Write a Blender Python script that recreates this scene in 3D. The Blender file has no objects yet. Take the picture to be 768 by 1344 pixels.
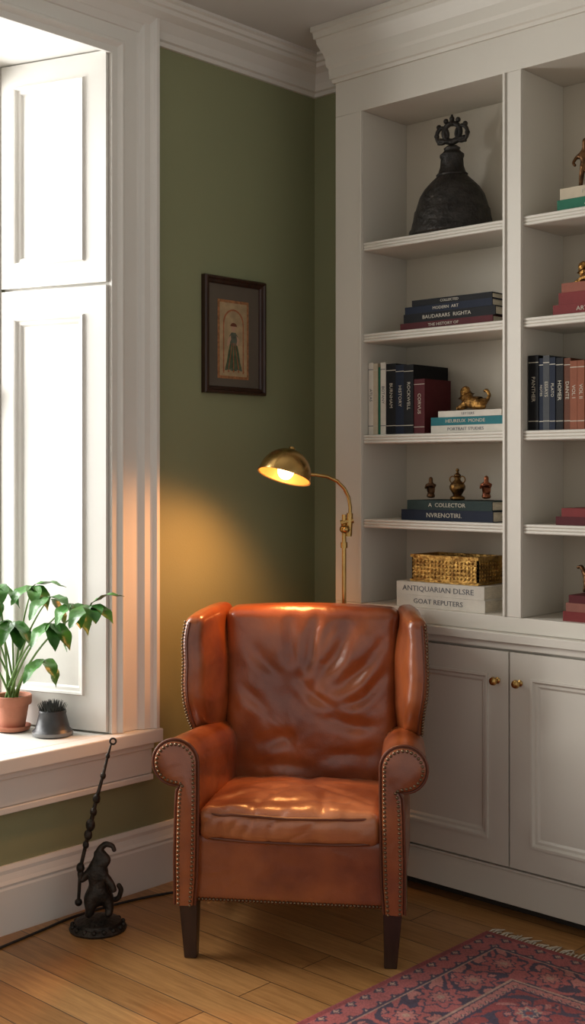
import bpy, bmesh, math, random
import numpy as np
from mathutils import Vector, Matrix, noise
random.seed(7)
sc = bpy.context.scene
COL = sc.collection

# ------------------------------------------------------------ materials
def mat(name, col, rough=.5, metal=0.0, var=0.0, vs=6, bump=0.0, bs=80, coat=0.0, col2=None,
        stretch=(1, 1, 1), emit=0.0, spec=None, detail=4):
    m = bpy.data.materials.new(name); m.use_nodes = True
    nt = m.node_tree; b = nt.nodes['Principled BSDF']
    b.inputs['Roughness'].default_value = rough
    b.inputs['Metallic'].default_value = metal
    b.inputs['Coat Weight'].default_value = coat
    b.inputs['Coat Roughness'].default_value = .25
    if spec is not None: b.inputs['Specular IOR Level'].default_value = spec
    tc = nt.nodes.new('ShaderNodeTexCoord'); mp = nt.nodes.new('ShaderNodeMapping')
    mp.inputs['Scale'].default_value = stretch
    nt.links.new(tc.outputs['Object'], mp.inputs['Vector'])
    c2 = col2 if col2 else tuple(c * (1 - var) for c in col)
    n = nt.nodes.new('ShaderNodeTexNoise'); n.inputs['Scale'].default_value = vs
    n.inputs['Detail'].default_value = detail
    nt.links.new(mp.outputs[0], n.inputs['Vector'])
    r = nt.nodes.new('ShaderNodeValToRGB')
    r.color_ramp.elements[0].position = .35; r.color_ramp.elements[1].position = .65
    r.color_ramp.elements[0].color = (*c2, 1); r.color_ramp.elements[1].color = (*col, 1)
    nt.links.new(n.outputs['Fac'], r.inputs['Fac'])
    nt.links.new(r.outputs[0], b.inputs['Base Color'])
    if bump > 0:
        n2 = nt.nodes.new('ShaderNodeTexNoise'); n2.inputs['Scale'].default_value = bs
        n2.inputs['Detail'].default_value = 5
        nt.links.new(mp.outputs[0], n2.inputs['Vector'])
        bp = nt.nodes.new('ShaderNodeBump'); bp.inputs['Strength'].default_value = bump
        bp.inputs['Distance'].default_value = .01
        nt.links.new(n2.outputs['Fac'], bp.inputs['Height'])
        nt.links.new(bp.outputs[0], b.inputs['Normal'])
    if emit > 0:
        b.inputs['Emission Color'].default_value = (*col, 1)
        b.inputs['Emission Strength'].default_value = emit
    return m

M_GREEN = mat('green_wall_paint', (.27, .285, .155), .7, var=.07, vs=2, bump=.05, bs=150)
M_WHITE = mat('white_trim_paint', (.77, .75, .70), .42, var=.03, vs=3, bump=.03, bs=60)
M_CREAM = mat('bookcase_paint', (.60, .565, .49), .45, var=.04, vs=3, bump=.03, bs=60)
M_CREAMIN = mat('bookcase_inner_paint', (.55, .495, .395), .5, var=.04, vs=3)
M_CEIL = mat('ceiling_paint', (.58, .57, .54), .8, var=.02)
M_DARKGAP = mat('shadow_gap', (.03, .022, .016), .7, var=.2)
M_BRASS = mat('aged_brass', (.56, .35, .12), .26, 1.0, var=.25, vs=12, bump=.05, bs=50)
M_GOLD = mat('antique_gold', (.50, .31, .09), .36, 1.0, col2=(.22, .12, .035), vs=40, bump=.6, bs=90)
M_DGOLD = mat('dark_gilt', (.42, .22, .06), .34, 1.0, col2=(.10, .05, .02), vs=50, bump=.7, bs=80)
M_BRONZE = mat('old_bronze', (.16, .075, .03), .38, .85, col2=(.05, .025, .012), vs=30, bump=.4, bs=90)
M_REDBRONZE = mat('copper_bronze', (.28, .09, .035), .35, .8, col2=(.10, .03, .015), vs=30, bump=.4, bs=90)
M_IRON = mat('black_iron', (.020, .017, .014), .42, .7, col2=(.055, .045, .036), vs=30, bump=.5, bs=70)
M_BELL = mat('blackened_bronze', (.016, .014, .012), .45, .6, col2=(.040, .035, .030), vs=25, bump=.6, bs=60)
M_DWOOD = mat('dark_walnut', (.045, .018, .010), .35, var=.4, vs=8, stretch=(6, 6, 1))
M_PAGE = mat('book_pages', (.60, .53, .41), .8, var=.25, vs=60, stretch=(1, 1, 12))
M_LETTER = mat('spine_lettering', (.44, .40, .31), .5)
M_LETTERD = mat('spine_lettering_dark', (.09, .09, .10), .5)
M_TERRA = mat('terracotta', (.44, .165, .095), .8, var=.2, vs=12, bump=.15, bs=80)
M_SOIL = mat('soil', (.03, .02, .012), .95, var=.5, vs=60, bump=.8, bs=120)
M_STEM = mat('plant_stem', (.12, .24, .045), .5, var=.3)

def leather(name, col, col2, rough=.32):
    m = mat(name, col, rough, col2=col2, vs=6, bump=.08, bs=280, coat=.6)
    nt = m.node_tree; b = nt.nodes['Principled BSDF']
    b.inputs['Coat Roughness'].default_value = .18
    bp = [n for n in nt.nodes if n.type == 'BUMP'][0]
    mp = [n for n in nt.nodes if n.type == 'MAPPING'][0]
    n3 = nt.nodes.new('ShaderNodeTexNoise'); n3.inputs['Scale'].default_value = 9
    n3.inputs['Detail'].default_value = 2; n3.inputs['Distortion'].default_value = .6
    nt.links.new(mp.outputs[0], n3.inputs['Vector'])
    b2 = nt.nodes.new('ShaderNodeBump'); b2.inputs['Strength'].default_value = .30
    b2.inputs['Distance'].default_value = .016
    nt.links.new(n3.outputs['Fac'], b2.inputs['Height'])
    nt.links.new(bp.outputs[0], b2.inputs['Normal'])
    nt.links.new(b2.outputs[0], b.inputs['Normal'])
    nt.links.new(b2.outputs[0], b.inputs['Coat Normal'])
    return m
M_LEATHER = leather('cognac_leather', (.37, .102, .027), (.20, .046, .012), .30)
M_LEATHER_LIT = leather('cognac_leather_seat_lit', (.50, .175, .065), (.27, .074, .022), .34)  # lighter copy of the leather; light falling on the seat put into colour
M_PIPE = mat('leather_piping', (.15, .037, .012), .4, var=.3)
M_NAIL = mat('nailhead_brass', (.22, .15, .09), .32, 1.0, var=.3)
M_LEAF = mat('leaf_green', (.075, .25, .036), .34, col2=(.025, .11, .016), vs=14, bump=.2, bs=60)

def floormat():
    m = bpy.data.materials.new('oak_floorboards'); m.use_nodes = True
    nt = m.node_tree; b = nt.nodes['Principled BSDF']; L = nt.links
    tc = nt.nodes.new('ShaderNodeTexCoord')
    br = nt.nodes.new('ShaderNodeTexBrick')
    br.inputs['Scale'].default_value = 1.0
    br.inputs['Brick Width'].default_value = 1.35
    br.inputs['Row Height'].default_value = .125
    br.inputs['Mortar Size'].default_value = .0018
    br.inputs['Mortar Smooth'].default_value = .3
    br.offset = .37
    br.inputs['Color1'].default_value = (.54, .30, .115, 1)
    br.inputs['Color2'].default_value = (.37, .185, .064, 1)
    br.inputs['Mortar'].default_value = (.06, .026, .010, 1)
    L.new(tc.outputs['Object'], br.inputs['Vector'])
    mp = nt.nodes.new('ShaderNodeMapping'); mp.inputs['Scale'].default_value = (1.8, 26, 1)
    L.new(tc.outputs['Object'], mp.inputs['Vector'])
    n = nt.nodes.new('ShaderNodeTexNoise'); n.inputs['Scale'].default_value = 3
    n.inputs['Detail'].default_value = 9; n.inputs['Roughness'].default_value = .62; n.inputs['Distortion'].default_value = .5
    L.new(mp.outputs[0], n.inputs['Vector'])
    r = nt.nodes.new('ShaderNodeValToRGB')
    r.color_ramp.elements[0].position = .3; r.color_ramp.elements[0].color = (.66, .58, .50, 1)
    r.color_ramp.elements[1].position = .68; r.color_ramp.elements[1].color = (1.08, 1.05, 1.0, 1)
    L.new(n.outputs['Fac'], r.inputs['Fac'])
    mx = nt.nodes.new('ShaderNodeMix'); mx.data_type = 'RGBA'; mx.blend_type = 'MULTIPLY'
    mx.inputs[0].default_value = 1
    L.new(br.outputs['Color'], mx.inputs[6]); L.new(r.outputs[0], mx.inputs[7])
    L.new(mx.outputs[2], b.inputs['Base Color'])
    bp = nt.nodes.new('ShaderNodeBump'); bp.inputs['Strength'].default_value = .4
    bp.inputs['Distance'].default_value = .003; bp.invert = True
    L.new(br.outputs['Fac'], bp.inputs['Height']); L.new(bp.outputs[0], b.inputs['Normal'])
    b.inputs['Roughness'].default_value = .30
    return m
M_FLOOR = floormat()

# ------------------------------------------------------------ mesh builder
class MB:
    def __init__(s): s.v = []; s.f = []; s.mi = []; s.sm = []
    def add(s, vs, fs, mi=0, smooth=False, M=None):
        o = len(s.v)
        for p in vs:
            p = Vector(p); s.v.append(M @ p if M is not None else p)
        for f in fs:
            s.f.append([i + o for i in f]); s.mi.append(mi); s.sm.append(smooth)
    def box(s, a, b, mi=0, M=None):
        x0, y0, z0 = a; x1, y1, z1 = b
        vs = [(x0, y0, z0), (x1, y0, z0), (x1, y1, z0), (x0, y1, z0), (x0, y0, z1), (x1, y0, z1), (x1, y1, z1), (x0, y1, z1)]
        s.add(vs, [(0, 3, 2, 1), (4, 5, 6, 7), (0, 1, 5, 4), (1, 2, 6, 5), (2, 3, 7, 6), (3, 0, 4, 7)], mi, False, M)
    def prism(s, poly, z0, z1, mi=0, M=None):
        n = len(poly)
        vs = [(x, y, z0) for x, y in poly] + [(x, y, z1) for x, y in poly]
        fs = [tuple(range(n))[::-1], tuple(range(n, 2 * n))] + [(i, (i + 1) % n, n + (i + 1) % n, n + i) for i in range(n)]
        s.add(vs, fs, mi, False, M)
    def lathe(s, prof, mi=0, seg=40, M=None, sx=1, sy=1, cap=True):
        vs = []; fs = []; n = len(prof)
        for i in range(seg):
            a = 2 * math.pi * i / seg
            for r, z in prof: vs.append((r * math.cos(a) * sx, r * math.sin(a) * sy, z))
        for i in range(seg):
            j = (i + 1) % seg
            for k in range(n - 1): fs.append((i * n + k, j * n + k, j * n + k + 1, i * n + k + 1))
        if cap:
            if prof[0][0] > 1e-5: fs.append(tuple(i * n for i in range(seg))[::-1])
            if prof[-1][0] > 1e-5: fs.append(tuple(i * n + n - 1 for i in range(seg)))
        s.add(vs, fs, mi, True, M)
    def tube(s, pts, rad, mi=0, seg=10, M=None, closed=False):
        pts = [Vector(p) for p in pts]; n = len(pts)
        if not hasattr(rad, '__len__'): rad = [rad] * n
        up = None; vs = []
        for i, p in enumerate(pts):
            if closed: t = (pts[(i + 1) % n] - pts[i - 1])
            else: t = pts[min(i + 1, n - 1)] - pts[max(i - 1, 0)]
            t.normalize()
            if up is None:
                up = Vector((0, 0, 1)) if abs(t.z) < .9 else Vector((1, 0, 0))
            up = (up - t * up.dot(t)).normalized(); w = t.cross(up)
            for k in range(seg):
                a = 2 * math.pi * k / seg
                vs.append(p + (up * math.cos(a) + w * math.sin(a)) * rad[i])
        fs = []
        m = n if closed else n - 1
        for i in range(m):
            j = (i + 1) % n
            for k in range(seg):
                k2 = (k + 1) % seg
                fs.append((i * seg + k, i * seg + k2, j * seg + k2, j * seg + k))
        if not closed:
            fs.append(tuple(range(seg))[::-1]); fs.append(tuple(range((n - 1) * seg, n * seg)))
        s.add(vs, fs, mi, True, M)
    def ball(s, c, r, mi=0, seg=12, rings=8, sc=(1, 1, 1), M=None):
        prof = [(r * math.sin(math.pi * i / rings), -r * math.cos(math.pi * i / rings)) for i in range(rings + 1)]
        prof[0] = (1e-6, -r); prof[-1] = (1e-6, r)
        T = Matrix.Translation(c) @ Matrix.Diagonal((*sc, 1))
        if M is not None: T = M @ T
        s.lathe(prof, mi, seg, T, cap=False)
    def sweep(s, path, prof, mi=0, z=0):
        n = len(path); P = [Vector((p[0], p[1])) for p in path]
        rows = []
        for i in range(n):
            d1 = (P[i] - P[i - 1]).normalized() if i > 0 else None
            d2 = (P[i + 1] - P[i]).normalized() if i < n - 1 else None
            if d1 is None: d1 = d2
            if d2 is None: d2 = d1
            n1 = Vector((d1.y, -d1.x)); n2 = Vector((d2.y, -d2.x))
            m = (n1 + n2); m = m / (1 + n1.dot(n2))
            rows.append([(P[i].x + m.x * o, P[i].y + m.y * o, z + h) for o, h in prof])
        k = len(prof); vs = [p for r in rows for p in r]; fs = []
        for i in range(n - 1):
            for j in range(k):
                j2 = (j + 1) % k
                fs.append((i * k + j, i * k + j2, (i + 1) * k + j2, (i + 1) * k + j))
        fs.append(tuple(range(k))); fs.append(tuple(range((n - 1) * k, n * k))[::-1])
        s.add(vs, fs, mi)
    def ring(s, a0, a1, b0, b1, prof, f, mi=0, ubottom=None):
        """mitred rectangular moulding; ubottom -> open U shape (no bottom member)"""
        k = len(prof); vs = []
        for ins, h in prof:
            bb = b0 + ins if ubottom is None else ubottom
            for a, b in ((a0 + ins, bb), (a1 - ins, bb), (a1 - ins, b1 - ins), (a0 + ins, b1 - ins)):
                vs.append(f(a, b, h))
        fs = []
        for j in range(k):
            j2 = (j + 1) % k
            for c in range(4):
                if ubottom is not None and c == 0: continue
                c2 = (c + 1) % 4
                fs.append((j * 4 + c, j * 4 + c2, j2 * 4 + c2, j2 * 4 + c))
        if ubottom is not None:
            fs.append(tuple(j * 4 for j in range(k))); fs.append(tuple(j * 4 + 1 for j in range(k)))
        s.add(vs, fs, mi)
    def text(s, body, size, M, mi=0, ext=.0004):
        cu = bpy.data.curves.new('tmp', 'FONT'); cu.body = body; cu.size = size; cu.extrude = ext
        cu.align_x = 'CENTER'; cu.align_y = 'CENTER'; cu.resolution_u = 2
        ob = bpy.data.objects.new('tmp', cu); COL.objects.link(ob)
        bpy.context.view_layer.update()
        me = bpy.data.meshes.new_from_object(ob.evaluated_get(bpy.context.evaluated_depsgraph_get()))
        s.add([v.co.copy() for v in me.vertices], [tuple(p.vertices) for p in me.polygons], mi, False, M)
        bpy.data.objects.remove(ob); bpy.data.curves.remove(cu); bpy.data.meshes.remove(me)
    def build(s, name, mats, parent=None, loc=(0, 0, 0), rz=0, bevel=0, bseg=2, sharp=40, recalc=True):
        me = bpy.data.meshes.new(name)
        me.from_pydata([tuple(v) for v in s.v], [], s.f)
        for m in mats: me.materials.append(m)
        me.polygons.foreach_set('material_index', s.mi)
        me.polygons.foreach_set('use_smooth', s.sm)
        if recalc:
            bm = bmesh.new(); bm.from_mesh(me); bmesh.ops.recalc_face_normals(bm, faces=bm.faces); bm.to_mesh(me); bm.free()
        if any(s.sm): me.set_sharp_from_angle(angle=math.radians(sharp))
        ob = bpy.data.objects.new(name, me); COL.objects.link(ob)
        ob.location = loc; ob.rotation_euler = (0, 0, rz)
        if parent: ob.parent = parent
        if bevel > 0:
            bv = ob.modifiers.new('Bevel', 'BEVEL'); bv.width = bevel; bv.segments = bseg
            bv.limit_method = 'ANGLE'; bv.angle_limit = math.radians(50)
        return ob

def empty(name, loc=(0, 0, 0), rz=0):
    e = bpy.data.objects.new(name, None); COL.objects.link(e)
    e.location = loc; e.rotation_euler = (0, 0, rz); e.empty_display_size = .1
    return e

def rbox(name, half, r, cuts, deform, mats, parent, subs=False):
    bm = bmesh.new(); bmesh.ops.create_cube(bm, size=2)
    bmesh.ops.subdivide_edges(bm, edges=bm.edges[:], cuts=cuts, use_grid_fill=True)
    h = Vector(half)
    for v in bm.verts:
        p = Vector((v.co.x * h.x, v.co.y * h.y, v.co.z * h.z))
        q = Vector([max(-(h[i] - r), min(h[i] - r, p[i])) for i in range(3)])
        d = p - q
        p = q + d.normalized() * r if d.length > 1e-9 else p
        v.co = deform(p)
    bmesh.ops.recalc_face_normals(bm, faces=bm.faces)
    me = bpy.data.meshes.new(name); bm.to_mesh(me); bm.free()
    me.polygons.foreach_set('use_smooth', [True] * len(me.polygons))
    for m in mats: me.materials.append(m)
    ob = bpy.data.objects.new(name, me); COL.objects.link(ob); ob.parent = parent
    return ob

def skin(name, nodes, edges, mats, parent=None, loc=(0, 0, 0), rz=0, sub=2, scale=1, fat=1):
    me = bpy.data.meshes.new(name)
    me.from_pydata([tuple(c * scale for c in n[:3]) for n in nodes], edges, [])
    for m in mats: me.materials.append(m)
    ob = bpy.data.objects.new(name, me); COL.objects.link(ob)
    ob.location = loc; ob.rotation_euler = (0, 0, rz)
    if parent: ob.parent = parent
    sk = ob.modifiers.new('Skin', 'SKIN'); sk.use_smooth_shade = True
    for i, n in enumerate(nodes):
        r = n[3] * scale * fat
        me.skin_vertices[0].data[i].radius = (r, r)
        me.skin_vertices[0].data[i].use_root = (i == 0)
    ss = ob.modifiers.new('Sub', 'SUBSURF'); ss.levels = sub; ss.render_levels = sub
    return ob

# ------------------------------------------------------------ room shell
H = 2.98
YW0, YW1 = -1.0, -2.40
U = Vector((-.949, -.314, 0)); NJ = Vector((.314, -.949, 0))
WT = .46
b = MB()
b.prism([(0, .15), (-WT, .15), (-WT, YW0 - .152), (0, YW0)], 0, H)
b.prism([(0, YW1), (-WT, YW1 + .152), (-WT, -5.0), (0, -5.0)], 0, H)
b.prism([(0, YW0), (-WT, YW0 - .152), (-WT, YW1 + .152), (0, YW1)], 0, .495)
b.prism([(0, YW0), (-WT, YW0 - .152), (-WT, YW1 + .152), (0, YW1)], 2.81, H)
b.build('wall_left', [M_GREEN])
b = MB(); b.box((0, 0, 0), (4.2, .15, H)); b.build('wall_right', [M_GREEN])
b = MB(); b.box((-.02, -5.0, -.05), (4.2, .02, 0)); b.build('floor', [M_FLOOR])
b = MB(); b.box((-.46, -5.0, H), (4.2, .15, H + .06)); b.build('ceiling', [M_CEIL])

crown = [(0, -.125), (.012, -.125), (.016, -.112), (.026, -.108), (.034, -.085), (.055, -.055), (.082, -.040),
         (.088, -.028), (.100, -.026), (.106, -.014), (.118, -.010), (.118, 0), (0, 0)]
b = MB(); b.sweep([(0, -5.0), (0, 0), (.336, 0)], crown, 0, H)
b.sweep([(1.801, 0), (4.2, 0)], crown, 0, H)
b.build('trim_1', [M_WHITE])
base = [(0, 0), (.028, 0), (.028, .135), (.024, .142), (.027, .150), (.020, .160), (.013, .178), (.014, .190), (.008, .203), (0, .203)]
b = MB(); b.sweep([(0, -5.0), (0, 0), (.330, 0)], base, 0, 0); b.build('baseboard_left', [M_WHITE])

# ------------------------------------------------------------ window
win = empty('window_1')
b = MB()
o = .165
cprof = [(0, .0), (0, .050), (.006, .056), (.018, .056), (.024, .046), (.034, .040), (.056, .038), (.064, .030), (.070, .022), (.076, .020),
         (.128, .020), (.134, .028), (.142, .030), (.148, .022), (.154, .016), (o + .012, .016), (o + .012, 0)]
b.ring(YW1 - o, YW0 + o, 0, 2.955, cprof, lambda a, c, h: (h, a, c), 0, ubottom=.541)
b.build('casing', [M_WHITE], win, bevel=.0015)
b = MB()
b.box((0, YW1 - .19, .495), (.062, -.828, .540))
b.box((0, YW1 - .17, .471), (.035, -.845, .4945))
b.prism([(-.0005, YW0), (-WT, YW0 - .152), (-WT, YW1 + .152), (-.0005, YW1)], .497, .5395)
b.build('window_sill', [M_WHITE], win, bevel=.005, bseg=3)
b = MB()
b.box((0, YW1 - .15, .386), (.022, -.845, .470)); b.box((0, YW1 - .15, .365), (.030, -.845, .385))
b.build('apron', [M_WHITE], win, bevel=.003)
def shutter(name, J, U, NJ):
    b = MB()
    Wd = .425
    def f(a, z, h): return J + U * a + NJ * h + Vector((0, 0, z))
    def bx(a0, a1, z0, z1, h0, h1):
        vs = [f(a0, z0, h0), f(a1, z0, h0), f(a1, z1, h0), f(a0, z1, h0), f(a0, z0, h1), f(a1, z0, h1), f(a1, z1, h1), f(a0, z1, h1)]
        b.add(vs, [(0, 3, 2, 1), (4, 5, 6, 7), (0, 1, 5, 4), (1, 2, 6, 5), (2, 3, 7, 6), (3, 0, 4, 7)])
    for z0, z1, p0, p1 in ((.548, 2.016, .66, 1.925), (2.026, 2.785, 2.10, 2.71)):
        bx(.0, .085, z0, z1, .004, .024); bx(.372, Wd, z0, z1, .004, .024)
        bx(.085, .372, z0, p0, .004, .024); bx(.085, .372, p1, z1, .004, .024)
        bx(.085, .372, p0, p1, .004, .012)
        b.ring(.085, .372, p0, p1, [(0, .024), (.004, .032), (.010, .030), (.014, .022), (.024, .020), (.030, .012), (0, .012)], f)
    bx(0, Wd, .541, 2.79, 0, .004)
    return b.build(name, [M_WHITE], win)
shutter('shutter_panel', Vector((-.004, YW0 - .004, 0)), U, NJ)
shutter('shutter_panel_near', Vector((-.004, YW1 + .004, 0)), Vector((-.949, .314, 0)), Vector((.314, .949, 0)))
b = MB(); b.prism([(0, YW0), (-WT, YW0 - .152), (-WT, YW1 + .152), (0, YW1)], 2.79, 2.809); b.build('window_soffit', [M_WHITE], win)
b = MB()
ya, yb = YW1 + .15, YW0 - .15
b.box((-.47, ya, .54), (-.41, ya + .05, 2.79)); b.box((-.47, yb - .03, .54), (-.41, yb, 2.79))
b.box((-.465, ya + .05, .54), (-.415, yb - .03, .61)); b.box((-.465, ya + .05, 2.72), (-.415, yb - .03, 2.79)); b.box((-.465, ya + .05, 1.64), (-.42, yb - .03, 1.69))
for t in (1 / 3, 2 / 3):
    y = ya + (yb - ya) * t; b.box((-.455, y - .012, .61), (-.43, y + .012, 1.64)); b.box((-.455, y - .012, 1.69), (-.43, y + .012, 2.72))
b.build('sash_frame', [M_WHITE], win, bevel=.003)

# ------------------------------------------------------------ bookcase
bc = empty('built_in_bookcase')
XL, XA, XB, XC, XD, XR = .336, .46, 1.037, 1.107, 1.684, 1.80
FY = -.262
b = MB()
b.box((XL, FY, .9455), (XA, 0, 2.6595)); b.box((XB, FY, .9455), (XC, -.0145, 2.6595)); b.box((XD, FY, .9455), (XR, 0, 2.6595))
b.box((XL, FY, 2.66), (XR, 0, 2.975))
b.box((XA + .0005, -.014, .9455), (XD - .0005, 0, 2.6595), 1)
b.box((XL, FY, .897), (XR, 0, .945))
for x0, x1 in ((XA - .012, XA - .001), (XB + .001, XB + .010), (XC - .010, XC - .001), (XD + .001, XD + .012)):
    b.box((x0, FY - .006, .946), (x1, FY - .0002, 2.659))
b.build('carcass', [M_CREAM, M_CREAMIN], bc, bevel=.0012)
b = MB()
ccr = [(0, -.20), (.008, -.20), (.010, -.188), (.016, -.184), (.018, -.150), (.024, -.140), (.028, -.105), (.040, -.080), (.048, -.060), (.050, -.045),
       (.056, -.043), (.058, -.022), (.064, -.018), (.064, -.001), (0, -.001)]
b.sweep([(XL, 0), (XL, FY), (XR, FY), (XR, 0)], ccr, 0, H)
b.build('cornice', [M_CREAM], bc)
b = MB()
for zt in (2.20, 1.882, 1.53, 1.238):
    for x0, x1 in ((XA, XB), (XC, XD)):
        b.box((x0 + .001, FY + .012, zt - .030), (x1 - .001, -.0145, zt))
        for k in range(3):
            zc = zt - .005 - k * .010
            b.tube([(x0 + .001, FY + .010, zc), (x1 - .001, FY + .010, zc)], .0055, 0, 10)
b.build('shelves', [M_CREAM], bc)
b = MB()
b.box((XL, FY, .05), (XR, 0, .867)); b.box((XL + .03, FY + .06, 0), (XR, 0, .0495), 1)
b.box((XL, FY - .034, .868), (XR, 0, .896)); b.box((XL, FY - .022, .846), (XR, FY - .0005, .8675))
b.box((XL, FY - .012, .045), (XR, FY - .0005, .150)); b.box((XL, FY - .016, .1505), (XR, FY - .0005, .158))
b.build('base_cabinet', [M_CREAM, M_DARKGAP], bc, bevel=.002)
def door(name, x0, x1):
    b = MB(); z0, z1 = .166, .838; ya, yb = FY - .020, FY - .0005; st = .075
    b.box((x0, ya, z0), (x0 + st, yb, z1)); b.box((x1 - st, ya, z0), (x1, yb, z1))
    b.box((x0 + st, ya, z0), (x1 - st, yb, z0 + st)); b.box((x0 + st, ya, z1 - st), (x1 - st, yb, z1))
    b.box((x0 + st, yb - .010, z0 + st), (x1 - st, yb, z1 - st))
    f = lambda a, c, h: (a, ya + .010 - h, c)
    b.ring(x0 + st, x1 - st, z0 + st, z1 - st, [(0, .010), (0, .014), (.008, .014), (.014, .006), (.022, .006), (.030, 0), (0, 0)], f)
    b.build(name, [M_CREAM], bc)
door('cabinet_door_a', .43, 1.069); door('cabinet_door_b', 1.075, 1.714)
b = MB()
for x in (1.030, 1.112):
    T = Matrix.Translation((x, FY - .020, .745)) @ Matrix.Rotation(math.pi / 2, 4, 'X')
    b.lathe([(.010, 0), (.010, .003), (.005, .006), (.005, .016), (.011, .020), (.014, .026), (.012, .032), (.004, .035), (1e-5, .035)], 0, 24, T)
b.build('door_knobs', [M_BRASS], bc)

# ------------------------------------------------------------ books
BM = {}
def cm(c):
    if c not in BM:
        BM[c] = mat('book_cloth_%d' % len(BM), c, .6, var=.12, vs=20, bump=.1, bs=200, spec=.18)
    return BM[c]
BLACK = (.006, .006, .007); NAVY = (.008, .013, .028); WHITE = (.60, .56, .48); TEAL = (.02, .15, .17)
MAROON = (.075, .010, .012); RED = (.17, .025, .024); GREEN = (.02, .13, .075); GREY = (.06, .063, .066)
BROWN = (.11, .038, .018); ORANGE = (.22, .07, .034); DGREEN = (.018, .034, .031); CREAMB = (.47, .40, .29)

def hstack(name, x0, z0, items, yf=-.235):
    b = MB(); mats = [M_PAGE, M_LETTER, M_LETTERD]; z = 0
    cx = x0 + items[0][1] / 2; cy = yf + .1
    for dx, ln, dp, th, c, rot, title in items:
        m = cm(c)
        if m not in mats: mats.append(m)
        k = mats.index(m)
        R = Matrix.Translation((0, 0, z)) @ Matrix.Rotation(rot, 4, 'Z')
        a = -items[0][1] / 2 + dx; e = a + ln; f0 = yf - cy; f1 = f0 + dp; t = .0028
        b.box((a, f0 + .003, 0), (e, f1, t), k, R); b.box((a, f0 + .003, th - t), (e, f1, th), k, R)
        b.box((a, f0, 0), (e, f0 + .004, th), k, R)
        b.box((a + .004, f0 + .004, t), (e - .004, f1 - .005, th - t), 0, R)
        light = sum(c) > 1.2
        if title:
            T = R @ Matrix.Translation((a + (e - a) * .48, f0 - .0006, th / 2)) @ Matrix.Rotation(math.pi / 2, 4, 'X') @ Matrix.Diagonal((1.15, 1, 1, 1))
            b.text(title, th * .58, T, 2 if light else 1)
        z += th + .0003
    b.build(name, mats, loc=(cx, cy, z0 + .0003))
    return z0 + z

def vrow(name, x0, z0, items, yf=-.235):
    b = MB(); mats = [M_PAGE, M_LETTER, M_LETTERD]; x = 0
    for th, ht, dp, c, title in items:
        m = cm(c)
        if m not in mats: mats.append(m)
        k = mats.index(m); t = .0028
        off = random.uniform(0, .006)
        f0 = off; f1 = off + dp
        b.box((x, f0 + .003, 0), (x + t, f1, ht), k); b.box((x + th - t, f0 + .003, 0), (x + th, f1, ht), k)
        b.box((x, f0, 0), (x + th, f0 + .004, ht), k)
        b.box((x + t, f0 + .004, .003), (x + th - t, f1 - .004, ht - .004), 0)
        light = sum(c) > 1.2
        if title:
            T = Matrix.Translation((x + th / 2, f0 - .0006, ht * .55)) @ Matrix.Rotation(math.pi / 2, 4, 'Y') @ Matrix.Rotation(math.pi / 2, 4, 'X')
            b.text(title, min(th * .7, .018), T, 2 if light else 1)
            b.box((x, f0 - .0005, ht * .9), (x + th, f0, ht * .91), 2 if light else 1)
            b.box((x, f0 - .0005, ht * .12), (x + th, f0, ht * .13), 2 if light else 1)
        x += th + .0006
    b.build(name, mats, loc=(x0, yf, z0 + .0003))

hstack('book_stack', .605, 1.882, [(0, .375, .19, .024, MAROON, 0, 'THE HISTORY OF'), (.015, .37, .19, .030, BLACK, .0, 'BAUDARARS  RIGHTA'),
                                  (.02, .355, .185, .024, NAVY, -.01, 'MODERN  ART'), (.05, .32, .18, .020, BLACK, .01, 'COLLECTED')])
vrow('book_row', .463, 1.53, [(.022, .252, .19, WHITE, 'ATLAS'), (.020, .248, .19, CREAMB, 'GARDEN'), (.012, .235, .18, GREEN, ''), (.022, .25, .20, WHITE, 'BOTANY'),
                             (.042, .244, .19, BLACK, 'BURNHAM'), (.036, .238, .19, NAVY, 'HISTORY'), (.040, .236, .20, BLACK, 'ROCKWELL'), (.045, .185, .15, MAROON, 'CORVUS')])
zC = hstack('book_stack.001', .735, 1.53, [(0, .29, .17, .025, WHITE, 0, 'PORTRAIT STUDIES'), (0, .285, .17, .027, TEAL, .01, 'HEUREUX  MONDE'), (.03, .25, .16, .020, WHITE, -.01, 'LETTERS')])
zD = hstack('book_stack.002', .610, 1.238, [(0, .37, .19, .036, NAVY, 0, 'NVRENOTIRI.'), (.025, .34, .18, .032, DGREEN, .01, 'A  COLLECTOR')])
zE = hstack('book_stack.003', .590, .945, [(0, .36, .20, .040, WHITE, 0, 'GOAT REPUTERS'), (.0, .355, .19, .044, WHITE, .01, 'ANTIQUARIAN DLSRE')])
zR1 = hstack('book_stack.004', 1.215, 2.20, [(0, .30, .18, .035, GREEN, 0, 'ARCADIA'), (.01, .28, .18, .034, CREAMB, .0, 'PEONNETES')])
zR2 = hstack('book_stack.005', 1.200, 1.882, [(0, .32, .18, .032, RED, 0, 'ARTS  OF  ASIA'), (.02, .30, .18, .036, RED, .0, 'WORLDS'), (.03, .27, .17, .028, (.24, .08, .05), .0, 'RAA  INNO')])
vrow('book_row.001', 1.112, 1.53, [(.036, .235, .18, BLACK, 'PANTHER'), (.016, .225, .18, NAVY, 'NOTES'), (.022, .232, .18, GREY, 'ESSAYS'), (.020, .225, .18, NAVY, 'PLATO'), (.026, .222, .18, BLACK, 'HOMER'),
                                 (.024, .22, .18, BROWN, 'DANTE'), (.024, .21, .18, ORANGE, 'VOL I'), (.024, .21, .18, ORANGE, 'VOL II'), (.03, .23, .18, MAROON, 'ROME'), (.03, .22, .18, NAVY, 'SEA')])
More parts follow.
